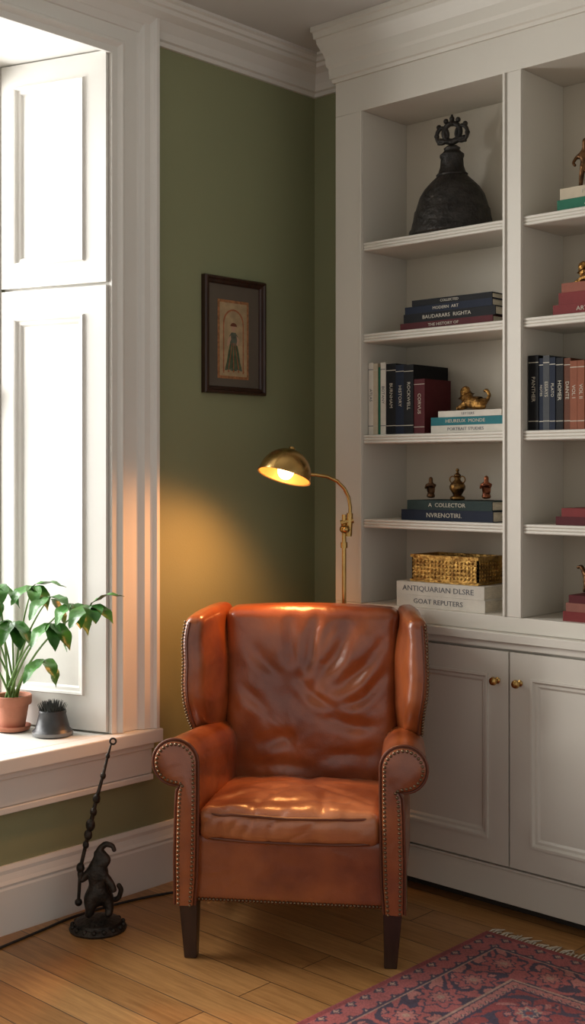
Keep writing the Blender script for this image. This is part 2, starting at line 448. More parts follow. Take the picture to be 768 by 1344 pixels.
hstack('book_stack.006', 1.210, 1.238, [(0, .30, .17, .026, MAROON, 0, 'TALES'), (.02, .28, .17, .026, RED, .0, 'VERSE')])
zR5 = hstack('book_stack.007', 1.235, .945, [(0, .28, .17, .030, RED, 0, 'ATLAS'), (.01, .27, .17, .026, (.23, .09, .065), .0, 'FABLES'), (.02, .25, .17, .024, MAROON, .0, 'SAGA')])

# ------------------------------------------------------------ bell
b = MB()
prof = [(.105, .004), (.128, 0), (.136, .006), (.135, .018), (.128, .028), (.125, .045), (.122, .055), (.118, .085), (.114, .090), (.110, .105), (.101, .135), (.087, .160), (.068, .182), (.053, .197), (.048, .203), (.050, .208), (.043, .215),
        (.037, .235), (.035, .262), (.038, .268), (.038, .276), (.030, .283), (.024, .290), (.026, .298), (.016, .306), (1e-5, .306)]
b.lathe(prof, 0, 56, sx=1.12, sy=.88)
def torus(b, c, R, r, plane='xz', n=24, mi=0, sx=1, sz=1, M=None):
    pts = []
    for i in range(n):
        a = 2 * math.pi * i / n
        if plane == 'xz': pts.append((c[0] + R * sx * math.cos(a), c[1], c[2] + R * sz * math.sin(a)))
        else: pts.append((c[0] + R * sx * math.cos(a), c[1] + R * math.sin(a), c[2]))
    b.tube(pts, r, mi, 10, M, closed=True)
torus(b, (0, 0, .352), .030, .009); torus(b, (-.036, 0, .345), .020, .007, sz=1.3); torus(b, (.036, 0, .345), .020, .007, sz=1.3)
b.tube([(-.05, 0, .315), (-.045, 0, .33), (0, 0, .318), (.045, 0, .33), (.05, 0, .315)], [.005, .008, .012, .008, .005])
b.tube([(0, 0, .375), (0, 0, .395), (0, 0, .412)], [.012, .008, .003])
for x, z in ((-.022, .392), (.022, .392), (-.048, .375), (.048, .375), (0, .398), (-.056, .345), (.056, .345)):
    b.ball((x, 0, z), .009)
b.build('bronze_bell', [M_BELL], loc=(.755, -.143, 2.2003), rz=math.radians(12))

# ------------------------------------------------------------ gold box, ornaments, figurines
b = MB()
w, d, h, t = .135, .075, .088, .006
b.box((-w, -d, 0), (w, d, t)); b.box((-w, -d, t), (w, -d + t, h)); b.box((-w, d - t, t), (w, d, h))
b.box((-w, -d, t), (-w + t, d, h)); b.box((w - t, -d, t), (w, d, h))
b.ring(-w - .004, w + .004, -d - .004, d + .004, [(0, h - .006), (0, h + .004), (.012, h + .004), (.012, h - .006)], lambda a, c, hh: (a, c, hh))
b.ring(-w - .004, w + .004, -d - .004, d + .004, [(0, 0), (0, .008), (.012, .008), (.012, 0)], lambda a, c, hh: (a, c, hh))
for i in range(18):
    x = -w + .0075 + i * .015
    for j in range(5):
        b.ball((x, -d - .0005, .018 + j * .013), .0048, 0, 6, 4)
for i in range(10):
    y = -d + .0075 + i * .015
    for j in range(5): b.ball((w + .0005, y, .018 + j * .013), .0048, 0, 6, 4)
b.build('gold_box', [M_GOLD], loc=(.775, -.140, zE + .0005))

lion = [(0, 0, .022, .020), (-.028, 0, .030, .021), (.028, 0, .024, .019), (-.040, 0, .052, .018), (-.048, 0, .070, .017), (-.066, 0, .066, .009),
        (-.055, -.012, .010, .009), (-.075, -.014, .006, .006), (.040, -.014, .010, .010), (.055, -.016, .006, .006), (.048, .005, .032, .006), (.060, .004, .052, .005), (.050, 0, .070, .006), (.036, 0, .066, .004),
        (-.040, 0, .090, .006), (-.022, 0, .060, .012)]
le = [(0, 1), (0, 2), (1, 3), (3, 4), (4, 5), (1, 6), (6, 7), (2, 8), (8, 9), (2, 10), (10, 11), (11, 12), (12, 13), (4, 14), (3, 15)]
skin('gold_lion_ornament', lion, le, [M_DGOLD], loc=(.865, -.165, zC + .005), scale=.9, fat=1.3)
def person(name, loc, s, m, rz=.4):
    n = [(0, 0, .040, .014), (0, 0, .058, .015), (0, 0, .070, .007), (0, 0, .082, .011), (0, 0, .094, .006),
         (-.018, -.002, .058, .006), (-.020, -.012, .044, .005), (.018, -.002, .058, .006), (.016, -.014, .050, .005),
         (0, 0, .020, .018), (0, 0, .005, .021)]
    e = [(0, 1), (1, 2), (2, 3), (3, 4), (1, 5), (5, 6), (1, 7), (7, 8), (0, 9), (9, 10)]
    return skin(name, n, e, [m], loc=loc, rz=rz, scale=s)
person('bronze_figurine', (.690, -.175, zD + .001), .83, M_BRONZE)
person('bronze_figurine.001', (.915, -.175, zD + .001), .88, M_REDBRONZE)
b = MB()
b.lathe([(.022, 0), (.026, .004), (.024, .010), (.014, .016), (.018, .024), (.026, .036), (.027, .046), (.022, .056), (.011, .066), (.008, .076), (.012, .080), (.012, .084), (.006, .088), (.004, .094), (1e-5, .095)], 0, 24)
b.ball((0, 0, .100), .006)
torus(b, (-.020, 0, .068), .011, .0022); torus(b, (.020, 0, .068), .011, .0022)
b.build('brass_urn', [mat('dark_brass', (.24, .13, .04), .35, 1.0, col2=(.07, .04, .018), vs=50, bump=.4)], loc=(.800, -.175, zD + .0012))
stand = [(0, 0, .085, .013), (0, 0, .115, .017), (0, 0, .135, .008), (.003, -.003, .152, .012), (0, 0, .168, .007),
         (-.010, 0, .055, .009), (-.012, 0, .028, .007), (-.012, -.008, .006, .007), (.010, 0, .055, .009), (.016, 0, .028, .007), (.016, -.008, .006, .007),
         (-.026, 0, .110, .006), (-.034, -.012, .090, .005), (-.024, -.02, .078, .005), (.026, 0, .112, .006), (.036, -.006, .130, .005), (.030, -.008, .150, .005)]
se = [(0, 1), (1, 2), (2, 3), (3, 4), (0, 5), (5, 6), (6, 7), (0, 8), (8, 9), (9, 10), (1, 11), (11, 12), (12, 13), (1, 14), (14, 15), (15, 16)]
skin('bronze_dancer_figurine', stand, se, [M_BRONZE], loc=(1.262, -.15, zR1), rz=.3)
skin('gold_lion_ornament.001', lion, le, [M_DGOLD], loc=(1.30, -.165, zR2 + .003), scale=.8, fat=1.2)
horse = [(0, 0, .050, .013), (-.024, 0, .054, .013), (.022, 0, .050, .012), (-.036, 0, .074, .008), (-.044, 0, .088, .008), (-.060, 0, .082, .005),
         (-.026, -.007, .026, .006), (-.030, -.007, .004, .005), (-.024, .007, .026, .006), (-.020, .007, .004, .005),
         (.030, -.007, .028, .006), (.024, -.007, .004, .005), (.030, .007, .028, .006), (.034, .007, .004, .005), (.040, 0, .045, .004), (.048, 0, .025, .003)]
he = [(0, 1), (0, 2), (1, 3), (3, 4), (4, 5), (1, 6), (6, 7), (1, 8), (8, 9), (2, 10), (10, 11), (2, 12), (12, 13), (2, 14), (14, 15)]
skin('bronze_horse_figurine', horse, he, [M_BRONZE], loc=(1.300, -.165, zR5), scale=.95)

# ------------------------------------------------------------ framed picture
b = MB()
y0, y1, z0, z1 = -.600, -.292, 1.683, 2.102
fw = lambda a, c, h: (h, a, c)
b.ring(y0, y1, z0, z1, [(0, .001), (0, .020), (.004, .026), (.010, .026), (.014, .020), (.022, .018), (.026, .012), (.028, .001)], fw, 0)
b.box((.001, y0 + .02, z0 + .02), (.008, y1 - .02, z1 - .02), 1)
py0, py1, pz0, pz1 = y0 + .072, y1 - .080, z0 + .055, z1 - .080
b.box((.008, py0, pz0), (.0088, py1, pz1), 2)
b.box((.0088, py0 + .010, pz0 + .010), (.0094, py1 - .010, pz1 - .010), 3)
cy = (py0 + py1) / 2
def flat(pts, mi, x): b.add([(x, cy + p[0], pz0 + p[1]) for p in pts], [tuple(range(len(pts)))], mi)
arch = [(-.052, .02), (.052, .02), (.052, .20)] + [(.052 * math.cos(a), .20 + .052 * math.sin(a)) for a in [i * math.pi / 12 for i in range(1, 12)]] + [(-.052, .20)]
flat(arch, 4, .0097)
flat([(x * .90, .02 + (z - .02) * .975) for x, z in arch], 3, .0099)
flat([(-.044, .030), (-.034, .060), (-.026, .10), (-.015, .135), (.015, .135), (.026, .10), (.034, .06), (.044, .03), (.02, .034), (0, .026), (-.02, .034)], 5, .0101)
flat([(-.017, .125), (-.021, .155), (-.010, .168), (.010, .168), (.021, .155), (.017, .125), (0, .118)], 6, .0103)
flat([(.010 * math.cos(a), .182 + .013 * math.sin(a)) for a in [i * math.pi / 8 for i in range(16)]], 7, .0105)
flat([(.017 * math.cos(a), .190 + .013 * math.sin(a)) for a in [i * math.pi / 8 for i in range(9)]], 8, .0107)
flat([(-.014, .158), (-.030, .140), (-.034, .118), (-.028, .118), (-.012, .142)], 7, .0104)
flat([(.014, .158), (.030, .142), (.020, .120), (.014, .124), (.018, .140)], 7, .0104)
for x in (-.014, 0, .014): flat([(x * 1.8 - .002, .036), (x * .5 - .0012, .13), (x * .5 + .0012, .13), (x * 1.8 + .002, .036)], 4, .0105)
for i in range(9): flat([(-.05 + i * .0125 + .004 * math.cos(a), .028 + .005 * math.sin(a) + .006 * (i % 2)) for a in [k * math.pi / 4 for k in range(8)]], (4, 6)[i % 2], .0106)
b.build('framed_picture', [M_DWOOD, mat('picture_mat', (.12, .095, .070), .7, var=.1), mat('art_border', (.42, .18, .07), .6, var=.45, vs=90),
        mat('art_paper', (.46, .33, .18), .6, var=.25, vs=30), mat('art_red', (.42, .13, .05), .6, var=.3, vs=60), mat('art_green', (.09, .13, .065), .6, var=.4, vs=60),
        mat('art_blue', (.13, .14, .10), .6, var=.4, vs=60), mat('art_skin', (.48, .29, .19), .6), mat('art_hair', (.16, .05, .025), .6)])

# ------------------------------------------------------------ armchair
TH = math.radians(35.3)
ch = empty('wingback_armchair', (.812, -1.014, 0), TH)
def fold(p, s=(1, 1, 1), seed=0):
    q = Vector((p[0] * s[0] + seed, p[1] * s[1], p[2] * s[2]))
    w = noise.noise(q * .6 + Vector((5, 2, 1))) * 1.2
    n = noise.noise(q + Vector((w, w * .6, 0)))
    return (1 - min(1, abs(n) * 3.2)) ** 2
def segd(px, pz, s):
    x0, z0, x1, z1 = s[:4]
    dx, dz = x1 - x0, z1 - z0; L2 = dx * dx + dz * dz
    t = max(0, min(1, ((px - x0) * dx + (pz - z0) * dz) / L2))
    return math.hypot(px - x0 - dx * t, pz - z0 - dz * t), t
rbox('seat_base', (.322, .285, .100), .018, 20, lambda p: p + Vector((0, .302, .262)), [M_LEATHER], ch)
def d_out(p):
    zf = (p.z + .36) / .72
    return Vector((p.x * (1 - .03 * zf), p.y + .585 + .045 * zf, p.z + .56))
rbox('outer_back', (.30, .030, .385), .02, 16, d_out, [M_LEATHER], ch)
# creases in metres (x, z above seat): irregular drag lines, width, depth
CR = [(-.06, .585, -.075, .44, .022, .005), (.03, .60, -.01, .40, .026, .007), (.135, .575, .045, .36, .028, .008), (.235, .50, .085, .335, .026, .008),
      (.255, .40, .10, .285, .022, .006), (-.19, .50, -.11, .38, .028, .005), (-.235, .36, -.14, .27, .026, .005), (-.05, .21, -.17, .155, .030, .005),
      (.06, .245, .22, .235, .028, .006), (.08, .55, .035, .46, .018, .004), (.20, .44, .13, .38, .018, .004), (.00, .34, .09, .27, .022, .005),
      (-.20, .12, .02, .085, .03, .004), (.07, .12, .22, .15, .03, .004), (-.05, .40, .03, .33, .022, .004)]
def d_back(p):
    zf = (p.z + .30) / .60; xf = p.x / .285
    front = 1 if p.y < 0 else 0
    bul = max(0, 1 - xf ** 2) ** .6 * max(0, 1 - ((zf - .48) / .56) ** 2) ** .6
    dy = -.048 * bul * front
    if front:
        m = max(0, 1 - xf ** 4) * max(0, min(1, zf * 6)) * max(0, min(1, (1.01 - zf) * 7))
        wx = p.x + .022 * noise.noise(Vector((p.x * 8, p.z * 8, 3))); wz = p.z + .30 + .022 * noise.noise(Vector((p.x * 8, p.z * 8, 9)))
        g = 0
        for c in CR:
            dd, t = segd(wx, wz, c)
            tp = math.sin(math.pi * (.06 + .88 * t)) ** .8
            g += 1.45 * c[5] * tp * (math.exp(-(dd / c[4]) ** 2 * 2.0) - .40 * math.exp(-((dd - c[4] * 1.4) / c[4]) ** 2 * 1.8))
        g += noise.noise(Vector((p.x * 8 + 4, p.z * 7, 2))) * .009 + noise.noise(Vector((p.x * 22 + 4, p.z * 16, 2))) * .0022
        dy += g * m
    top = .012 * (1 - xf ** 2) if zf > .8 else 0
    return Vector((p.x * (1 + .02 * zf), p.y + .560 + .048 * zf + dy, p.z + .652 + top * (zf - .8) * 5))
rbox('back_cushion', (.283, .058, .30), .035, 90, d_back, [M_LEATHER], ch)
CS = [(-.22, -.18, -.05, -.02, .022, .006), (.22, -.16, .06, .0, .022, .006), (-.10, -.24, -.06, -.10, .018, .005), (.10, -.24, .08, -.08, .018, .005), (0, .22, .03, .05, .03, .006),
      (-.2, .12, -.05, .08, .025, .005), (.21, .10, .08, .06, .025, .005), (-.15, -.2, .15, -.17, .02, .004)]
def d_seat(p):
    xf = p.x / .262; yf = p.y / .26
    top = 1 if p.z > 0 else -.35
    bul = .026 * max(0, 1 - xf ** 2) ** .6 * max(0, 1 - yf ** 2) ** .6 * top
    dz = 0; dyy = 0
    if p.z > -.02:
        g = noise.noise(Vector((p.x * 10, p.y * 12, 4))) * .008 + noise.noise(Vector((p.x * 26, p.y * 22, 4))) * .003
        for c in CS:
            dd, t = segd(p.x + .01 * noise.noise(p * 9), p.y, c); g += c[5] * math.exp(-(dd / c[4]) ** 2 * 1.6)
        dz -= g * max(0, 1 - xf ** 4) * .9
    if p.y < -.2:
        k = 1 - min(1, abs(p.z) / .047) ** 2
        dyy = -.016 * (1 - xf ** 4) * k - .008 * (1 - xf ** 2) + (fold((p.x * 11, p.z * 12, 1), (1, 1, 1), 6.3) * .005 + noise.noise(Vector((p.x * 14, p.z * 14, 8))) * .006) * (.3 + .7 * k)
    zt = -.035 * (yf * .5 + .5)
    sag = -.006 * (1 - xf ** 2) if p.y < -.2 and p.z < 0 else 0
    return Vector((p.x + .002 * noise.noise(p * 12), p.y + .257 + dyy, p.z + .394 + bul + dz + zt + sag))
rbox('seat_cushion', (.262, .262, .047), .028, 80, d_seat, [M_LEATHER_LIT], ch)
b = MB()
for zz in (.030, -.036):
    pts = []
    for i in range(160):
        a = 2 * math.pi * i / 160
        c, s = math.cos(a), math.sin(a)
        n = 9
        x = math.copysign(abs(c) ** (2 / n), c) * .2615; y = math.copysign(abs(s) ** (2 / n), s) * .2615
        pts.append(d_seat(Vector((x, y, zz))))
    b.tube(pts, .0045, 0, 8, closed=True)
b.build('cushion_piping', [M_PIPE], ch)
def mk_wing(side):
    def dw(p):
        f = (p.y + .14) / .28; zf = (p.z + .20) / .40
        x = side * (.341 - .046 * f + .012 * zf + .012 * math.sin(math.pi * zf) * (1 - f)) + p.x
        y = .345 + .262 * f + .048 * zf * f
        y += .085 * max(0, 1 - zf / .36) ** 2 * (1 - f) - .014 * math.sin(zf * 3.1) * (1 - f)
        z = .755 + p.z - .020 * (1 - f) ** 3 * zf + .008
        inner = 1 if p.x * side < 0 else 0
        x -= side * inner * .018 * math.sin(math.pi * min(1, max(0, f))) * math.sin(math.pi * min(1, max(0, zf)))
        x += .005 * noise.noise(Vector((p.x, p.y * 11, p.z * 11)) + Vector((side, 0, 0)))
        return Vector((x, y, z))
    rbox('wing_%s' % ('right' if side > 0 else 'left'), (.031, .14, .20), .026, 32, dw, [M_LEATHER], ch)
    return dw
nails = []
for side in (-1, 1):
    dw = mk_wing(side)
    for i in range(34):
        z = -.185 + i * (.37 / 33)
        p = dw(Vector((side * .0225, -.1385, z))); nails.append(p + Vector((side * .002, -.001, 0)))
    pts = [dw(Vector((side * .010, -.141, -.185 + i * .37 / 30))) for i in range(31)]
    b = MB(); b.tube(pts, .0035, 0, 8); b.build('wing_piping_%s' % ('right' if side > 0 else 'left'), [M_PIPE], ch)
def arm_prof():
    p = [(.270, .162), (.264, .24), (.262, .32), (.2605, .42), (.2595, .50)]
    for i in range(0, 24):
        a = math.radians(176 - i * 12)
        p.append((.3265 + .0665 * math.cos(a), .569 + .0665 * math.sin(a)))
    p += [(.3235, .488), (.3265, .44), (.330, .30), (.329, .162)]
    return p
AP = arm_prof()
def inset(pl, d):
    out = []
    for i in range(len(pl)):
        a = Vector(pl[max(0, i - 1)]); c = Vector(pl[min(len(pl) - 1, i + 1)])
        t = (c - a).normalized(); n = Vector((t.y, -t.x)); out.append((pl[i][0] + n.x * d, pl[i][1] + n.y * d))
    return out
def resample(pl, step):
    out = [Vector(pl[0])]; acc = 0
    for i in range(len(pl) - 1):
        a = Vector(pl[i]); c = Vector(pl[i + 1]); L = (c - a).length; t = step - acc
        while t <= L:
            out.append(a + (c - a) * (t / L)); t += step
        acc = L - (t - step)
    return out
for side in (-1, 1):
    b = MB(); ys = [0, .01] + [.01 + .53 * i / 12 for i in range(1, 13)]
    k = len(AP); vs = []
    for y in ys:
        g = y / .54
        for x, z in AP:
            sw = max(0, min(1, (z - .42) / .15))
            xx = x - .024 * g
            zz = z - .052 * sw * g + .003 * noise.noise(Vector((y * 10, x * 16, z * 12 + side)))
            vs.append((side * xx, y, zz))
    fs = [(i * k + j, i * k + (j + 1) % k, (i + 1) * k + (j + 1) % k, (i + 1) * k + j) for i in range(len(ys) - 1) for j in range(k)]
    b.add(vs, fs, 0, True)
    b.add(vs[:k], [tuple(range(k))], 0); b.add(vs[-k:], [tuple(range(k))], 0)
    nm = 'right' if side > 0 else 'left'
    b.build('arm_' + nm, [M_LEATHER], ch, sharp=50)
    ip = inset(AP, .006); ip2 = inset(AP, .012); b = MB()
    vs = [(side * x, -.001, z) for x, z in ip] + [(side * x, -.010, z) for x, z in ip] + [(side * x, -.014, z) for x, z in ip2]
    fs = [(r * k + j, r * k + (j + 1) % k, (r + 1) * k + (j + 1) % k, (r + 1) * k + j) for r in range(2) for j in range(k)]
    fs += [tuple(range(2 * k, 3 * k)), tuple(range(k))]
    b.add(vs, fs, 0, True)
    b.build('arm_facing_' + nm, [M_LEATHER], ch, sharp=35)
    b = MB(); b.tube([(side * x, -.003, z) for x, z in AP], .004, 0, 8); b.build('arm_piping_' + nm, [M_PIPE], ch)
    for p in resample(inset(AP, .013), .0125): nails.append(Vector((side * p.x, -.0135, p.y)))
for i in range(50):
    x = -.262 + i * .524 / 49; nails.append(Vector((x, .015, .174)))
for side in (-1, 1):
    for i in range(42): nails.append(Vector((side * (.331 - .022 * i / 41), .012 + i * .0128, .172)))
b = MB()
for p in nails: b.ball(p, .0048, 0, 8, 6)
b.build('nailheads', [M_NAIL], ch)
b = MB()
def leg(x0, y0, x1, y1, s0, s1):
    vs = [(x0 - s0, y0 - s0, .166), (x0 + s0, y0 - s0, .166), (x0 + s0, y0 + s0, .166), (x0 - s0, y0 + s0, .166),
          (x1 - s1, y1 - s1, 0), (x1 + s1, y1 - s1, 0), (x1 + s1, y1 + s1, 0), (x1 - s1, y1 + s1, 0)]
    b.add(vs, [(0, 1, 2, 3), (7, 6, 5, 4), (0, 4, 5, 1), (1, 5, 6, 2), (2, 6, 7, 3), (3, 7, 4, 0)])
leg(-.294, .040, -.288, .036, .027, .018); leg(.294, .040, .288, .036, .027, .018)
leg(-.27, .55, -.27, .585, .024, .017); leg(.27, .55, .27, .585, .024, .017)
b.build('legs', [M_DWOOD], ch, bevel=.003)

# ------------------------------------------------------------ floor lamp
A43 = math.radians(43)
lp = empty('floor_lamp', (.447, -.345, 0), A43)
b = MB()
b.lathe([(.100, 0), (.104, .004), (.102, .012), (.060, .018), (.020, .024), (.012, .040), (.009, .05)], 0, 40)
b.tube([(0, 0, .04), (0, 0, 1.255)], .0075, 0, 16)
b.tube([(0, 0, 1.14), (0, 0, 1.16)], .012, 0, 16)
b.ball((.004, 0, 1.205), .020, 0, 16, 10, (1, 1, .8)); b.tube([(-.012, -.0, 1.225), (.032, 0, 1.235)], .010, 0, 14)
b.tube([(.004, -.03, 1.205), (.004, .03, 1.205)], .008, 0, 14); b.ball((.004, -.034, 1.205), .013)
b.tube([(.016, 0, 1.18), (.020, 0, 1.26)], .011, 0, 14)
arm = [(.020, 0, 1.245), (.021, 0, 1.28), (.015, -.004, 1.315), (0, -.012, 1.345), (-.025, -.022, 1.370), (-.060, -.036, 1.386), (-.10, -.052, 1.392), (-.128, -.062, 1.394)]
b.tube(arm, .0062, 0, 12)
b.build('stand', [M_BRASS], lp)
axis = Vector((.26, .24, .93)).normalized()
rot = Vector((0, 0, 1)).rotation_difference(axis).to_matrix().to_4x4()
SC = Vector((-.206, -.095, 1.385))
T = Matrix.Translation(SC) @ rot
b = MB(); R = .090
outer = [(R + .003, 0), (R + .003, .004)] + [(R * math.cos(a), .004 + .094 * math.sin(a)) for a in [i * math.pi / 2 / 14 for i in range(14)]] + [(.012, .099), (.010, .106), (1e-5, .108)]
b.lathe(outer, 0, 56, T)
b2 = MB()
inner = [(R + .002, -.0005)] + [((R - .003) * math.cos(a), .002 + .090 * math.sin(a)) for a in [i * math.pi / 2 / 14 for i in range(14)]] + [(1e-5, .0925)]
b.f = [f for f in b.f if len(f) < 10]; b.mi = b.mi[:len(b.f)]; b.sm = b.sm[:len(b.f)]
b.build('shade', [M_BRASS], lp)
b2.lathe(inner, 0, 56, T, cap=False)
b2.build('shade_lining', [mat('lamp_lining', (.85, .52, .20), .4, .3)], lp, recalc=False)
b = MB()
bp_ = T @ Vector((.0, 0, .022))
b.ball(bp_, .028, 0, 20, 14, (1, 1, 1.1))
b.build('bulb', [mat('warm_bulb', (1, .55, .20), .4, emit=16)], lp)
b = MB(); b.tube([T @ Vector((0, 0, .05)), T @ Vector((0, 0, .09))], .014, 0, 14)
b.tube([Vector((-.128, -.062, 1.394)), T @ Vector((.055, 0, .03))], .009, 0, 12); b.build('bulb_socket', [M_BRASS], lp)
ld = bpy.data.lights.new('lamp_light', 'SPOT'); ld.energy = 27; ld.color = (1, .40, .12); ld.shadow_soft_size = .06
ld.spot_size = math.radians(145); ld.spot_blend = 1.0
lo = bpy.data.objects.new('lamp_light', ld); COL.objects.link(lo)
src = Matrix.Translation((.447, -.345, 0)) @ Matrix.Rotation(A43, 4, 'Z') @ (T @ Vector((0, 0, -.008)))
lo.location = src
lo.rotation_euler = (Vector((.10, -.95, .45)) - src).to_track_quat('-Z', 'Y').to_euler()

# ------------------------------------------------------------ power cable
b = MB()
ctrl = [Vector(p) for p in ((.16, -1.95, .004), (.12, -1.60, .004), (.085, -1.35, .004), (.062, -1.2, .004), (.075, -1.02, .004), (.115, -.86, .004), (.20, -.66, .004), (.30, -.48, .004), (.345, -.42, .004))]
pts = []
for i in range(len(ctrl) - 1):
    p0, p1, p2, p3 = ctrl[max(0, i - 1)], ctrl[i], ctrl[i + 1], ctrl[min(len(ctrl) - 1, i + 2)]
    for j in range(8):
        t = j / 8
        pts.append(.5 * ((2 * p1) + (p2 - p0) * t + (2 * p0 - 5 * p1 + 4 * p2 - p3) * t * t + (3 * p1 - p0 - 3 * p2 + p3) * t ** 3))
b.tube(pts, .004, 0, 8)
b.build('power_cable', [mat('black_cable', (.012, .012, .012), .5)])

# ------------------------------------------------------------ iron animal statue
st = empty('iron_animal_statue', (.190, -1.205, 0), A43)
b = MB()
b.lathe([(.086, 0), (.088, .006), (.080, .014), (.072, .018), (.070, .026), (.045, .034), (.025, .040), (1e-5, .040)], 0, 40)
for i in range(16):
    a = i * math.pi / 8; b.ball((.078 * math.cos(a), .078 * math.sin(a), .014), .008, 0, 8, 6)
b.build('round_base', [M_IRON], st)
nd = [(0, 0, .095, .026), (.0, 0, .135, .025), (-.004, 0, .168, .029), (.004, 0, .196, .021), (.014, -.004, .220, .021), (.042, -.010, .212, .011),
      (-.026, -.016, .090, .022), (-.018, -.026, .062, .013), (-.030, -.022, .042, .012),
      (.030, -.004, .085, .022), (.040, -.012, .060, .012), (.028, -.020, .042, .012),
      (-.030, -.012, .172, .013), (-.050, -.014, .150, .010), (-.052, -.010, .185, .010),
      (.028, -.014, .160, .013), (.046, -.020, .140, .010), (.054, -.022, .118, .009),
      (.004, .006, .244, .010), (.024, .004, .260, .009), (.046, .0, .254, .007), (.052, -.002, .236, .006),
      (.030, .020, .080, .009), (.060, .020, .085, .008), (.070, .016, .115, .008), (.058, .012, .135, .007),
      (-.012, .012, .234, .008)]
ed = [(0, 1), (1, 2), (2, 3), (3, 4), (4, 5), (0, 6), (6, 7), (7, 8), (0, 9), (9, 10), (10, 11), (2, 12), (12, 13), (13, 14), (2, 15), (15, 16), (16, 17),
      (4, 18), (18, 19), (19, 20), (20, 21), (0, 22), (22, 23), (23, 24), (24, 25), (4, 26)]
skin('rearing_beast', nd, ed, [M_IRON], st, fat=1.12)
b = MB()
rod = [(-.058, -.01, .09), (-.052, -.01, .19), (-.036, -.008, .26), (-.022, -.006, .32), (-.004, -.004, .40), (.016, -.002, .47), (.030, 0, .53), (.040, 0, .565)]
b.tube(rod, [.005, .006, .006, .007, .006, .005, .004, .003], 0, 10)
for i, t in enumerate((1, 2, 2.5, 3, 3.5, 4, 5, 6)):
    i0 = int(t); a = Vector(rod[i0]); c = Vector(rod[min(i0 + 1, 7)]); p = a.lerp(c, t - i0)
    b.ball(p, (.013, .010, .013, .015, .011, .012, .009, .007)[i], 0, 12, 8, (1, 1, 1.3))
torus(b, (.046, 0, .575), .009, .003)
b.ball((-.058, -.01, .085), .012)
b.build('ornate_rod', [M_IRON], st)

# ------------------------------------------------------------ potted plant
PP = Vector((-.278, -1.196, .5405))
pl = empty('potted_plant', PP)
b = MB()
b.lathe([(.040, 0), (.056, .004), (.060, .018), (.057, .018), (.053, .008), (.035, .006)], 0, 36)
b.lathe([(.036, .008), (.040, .010), (.053, .088), (.060, .088), (.062, .092), (.063, .116), (.060, .119), (.055, .117), (.053, .100)], 0, 36)
b.lathe([(1e-5, .106), (.03, .107), (.0545, .103)], 1, 24, cap=False)
b.build('terracotta_pot', [M_TERRA, M_SOIL], pl)
b = MB(); bl = MB()
def leaf(base, d, L, W, droop):
    d = d.normalized(); side = d.cross(Vector((0, 0, 1)))
    if side.length < .1: side = Vector((0, 1, 0))
    side.normalize()
    n = 9; vs = []; p = base.copy(); cur = d.copy()
    for i in range(n + 1):
        t = i / n
        w = W * (math.sin(math.pi * min(1, t ** .8 * 1.0)) ** .85) * (1 - .15 * t) if 0 < i < n else .0006
        nn = side.cross(cur).normalized()
        for k in (-1, -.5, 0, .5, 1):
            vs.append(p + side * (w * k) + nn * (abs(k) * w * .28 + .003 * math.sin(t * 14 + k)))
        cur = (cur + Vector((0, 0, -droop / n))).normalized(); p = p + cur * (L / n)
    fs = [(i * 5 + k, i * 5 + k + 1, (i + 1) * 5 + k + 1, (i + 1) * 5 + k) for i in range(n) for k in range(4)]
    bl.add(vs, fs, 0, True)
rnd = random.Random(11)
tips = [(-.13, -1.22, 1.030, 4), (.05, -1.20, .985, 4), (.145, -1.20, .985, 4), (.01, -1.25, .925, 4), (-.28, -1.29, .990, 4), (-.20, -1.31, 1.035, 4), (-.10, -1.20, .795, 3),
        (-.34, -1.36, .950, 4), (-.22, -1.24, .910, 4), (-.40, -1.42, .97, 4), (-.30, -1.25, .86, 3), (-.04, -1.22, 1.000, 3)]
for tx, ty, tz, nl in tips:
    tip = Vector((tx, ty, tz)) - PP
    s = Vector((rnd.uniform(-.02, .02), rnd.uniform(-.02, .02), .105))
    mid = s.lerp(tip, .5) + Vector((-(tip.x) * .22, -(tip.y) * .22, .05))
    pts = []
    for i in range(13):
        t = i / 12; pts.append(s * (1 - t) ** 2 + mid * 2 * t * (1 - t) + tip * t * t)
    b.tube(pts, [.0042 - .002 * i / 12 for i in range(13)], 0, 8)
    out = (pts[-1] - pts[-2]).normalized(); oa = math.atan2(out.y, out.x)
    for k in range(nl):
        a = oa + (k - (nl - 1) / 2) * (math.radians(220) / nl) + rnd.uniform(-.15, .15)
        d = Vector((math.cos(a), math.sin(a) * .8, rnd.uniform(-.25, .30)))
        if d.y > 0 and ty > -1.27: d.y *= .2
        leaf(tip.copy(), d, rnd.uniform(.090, .125), rnd.uniform(.026, .034), rnd.uniform(.9, 2.2))
b.build('stems', [M_STEM], pl); bl.build('leaves', [M_LEAF], pl, recalc=False)

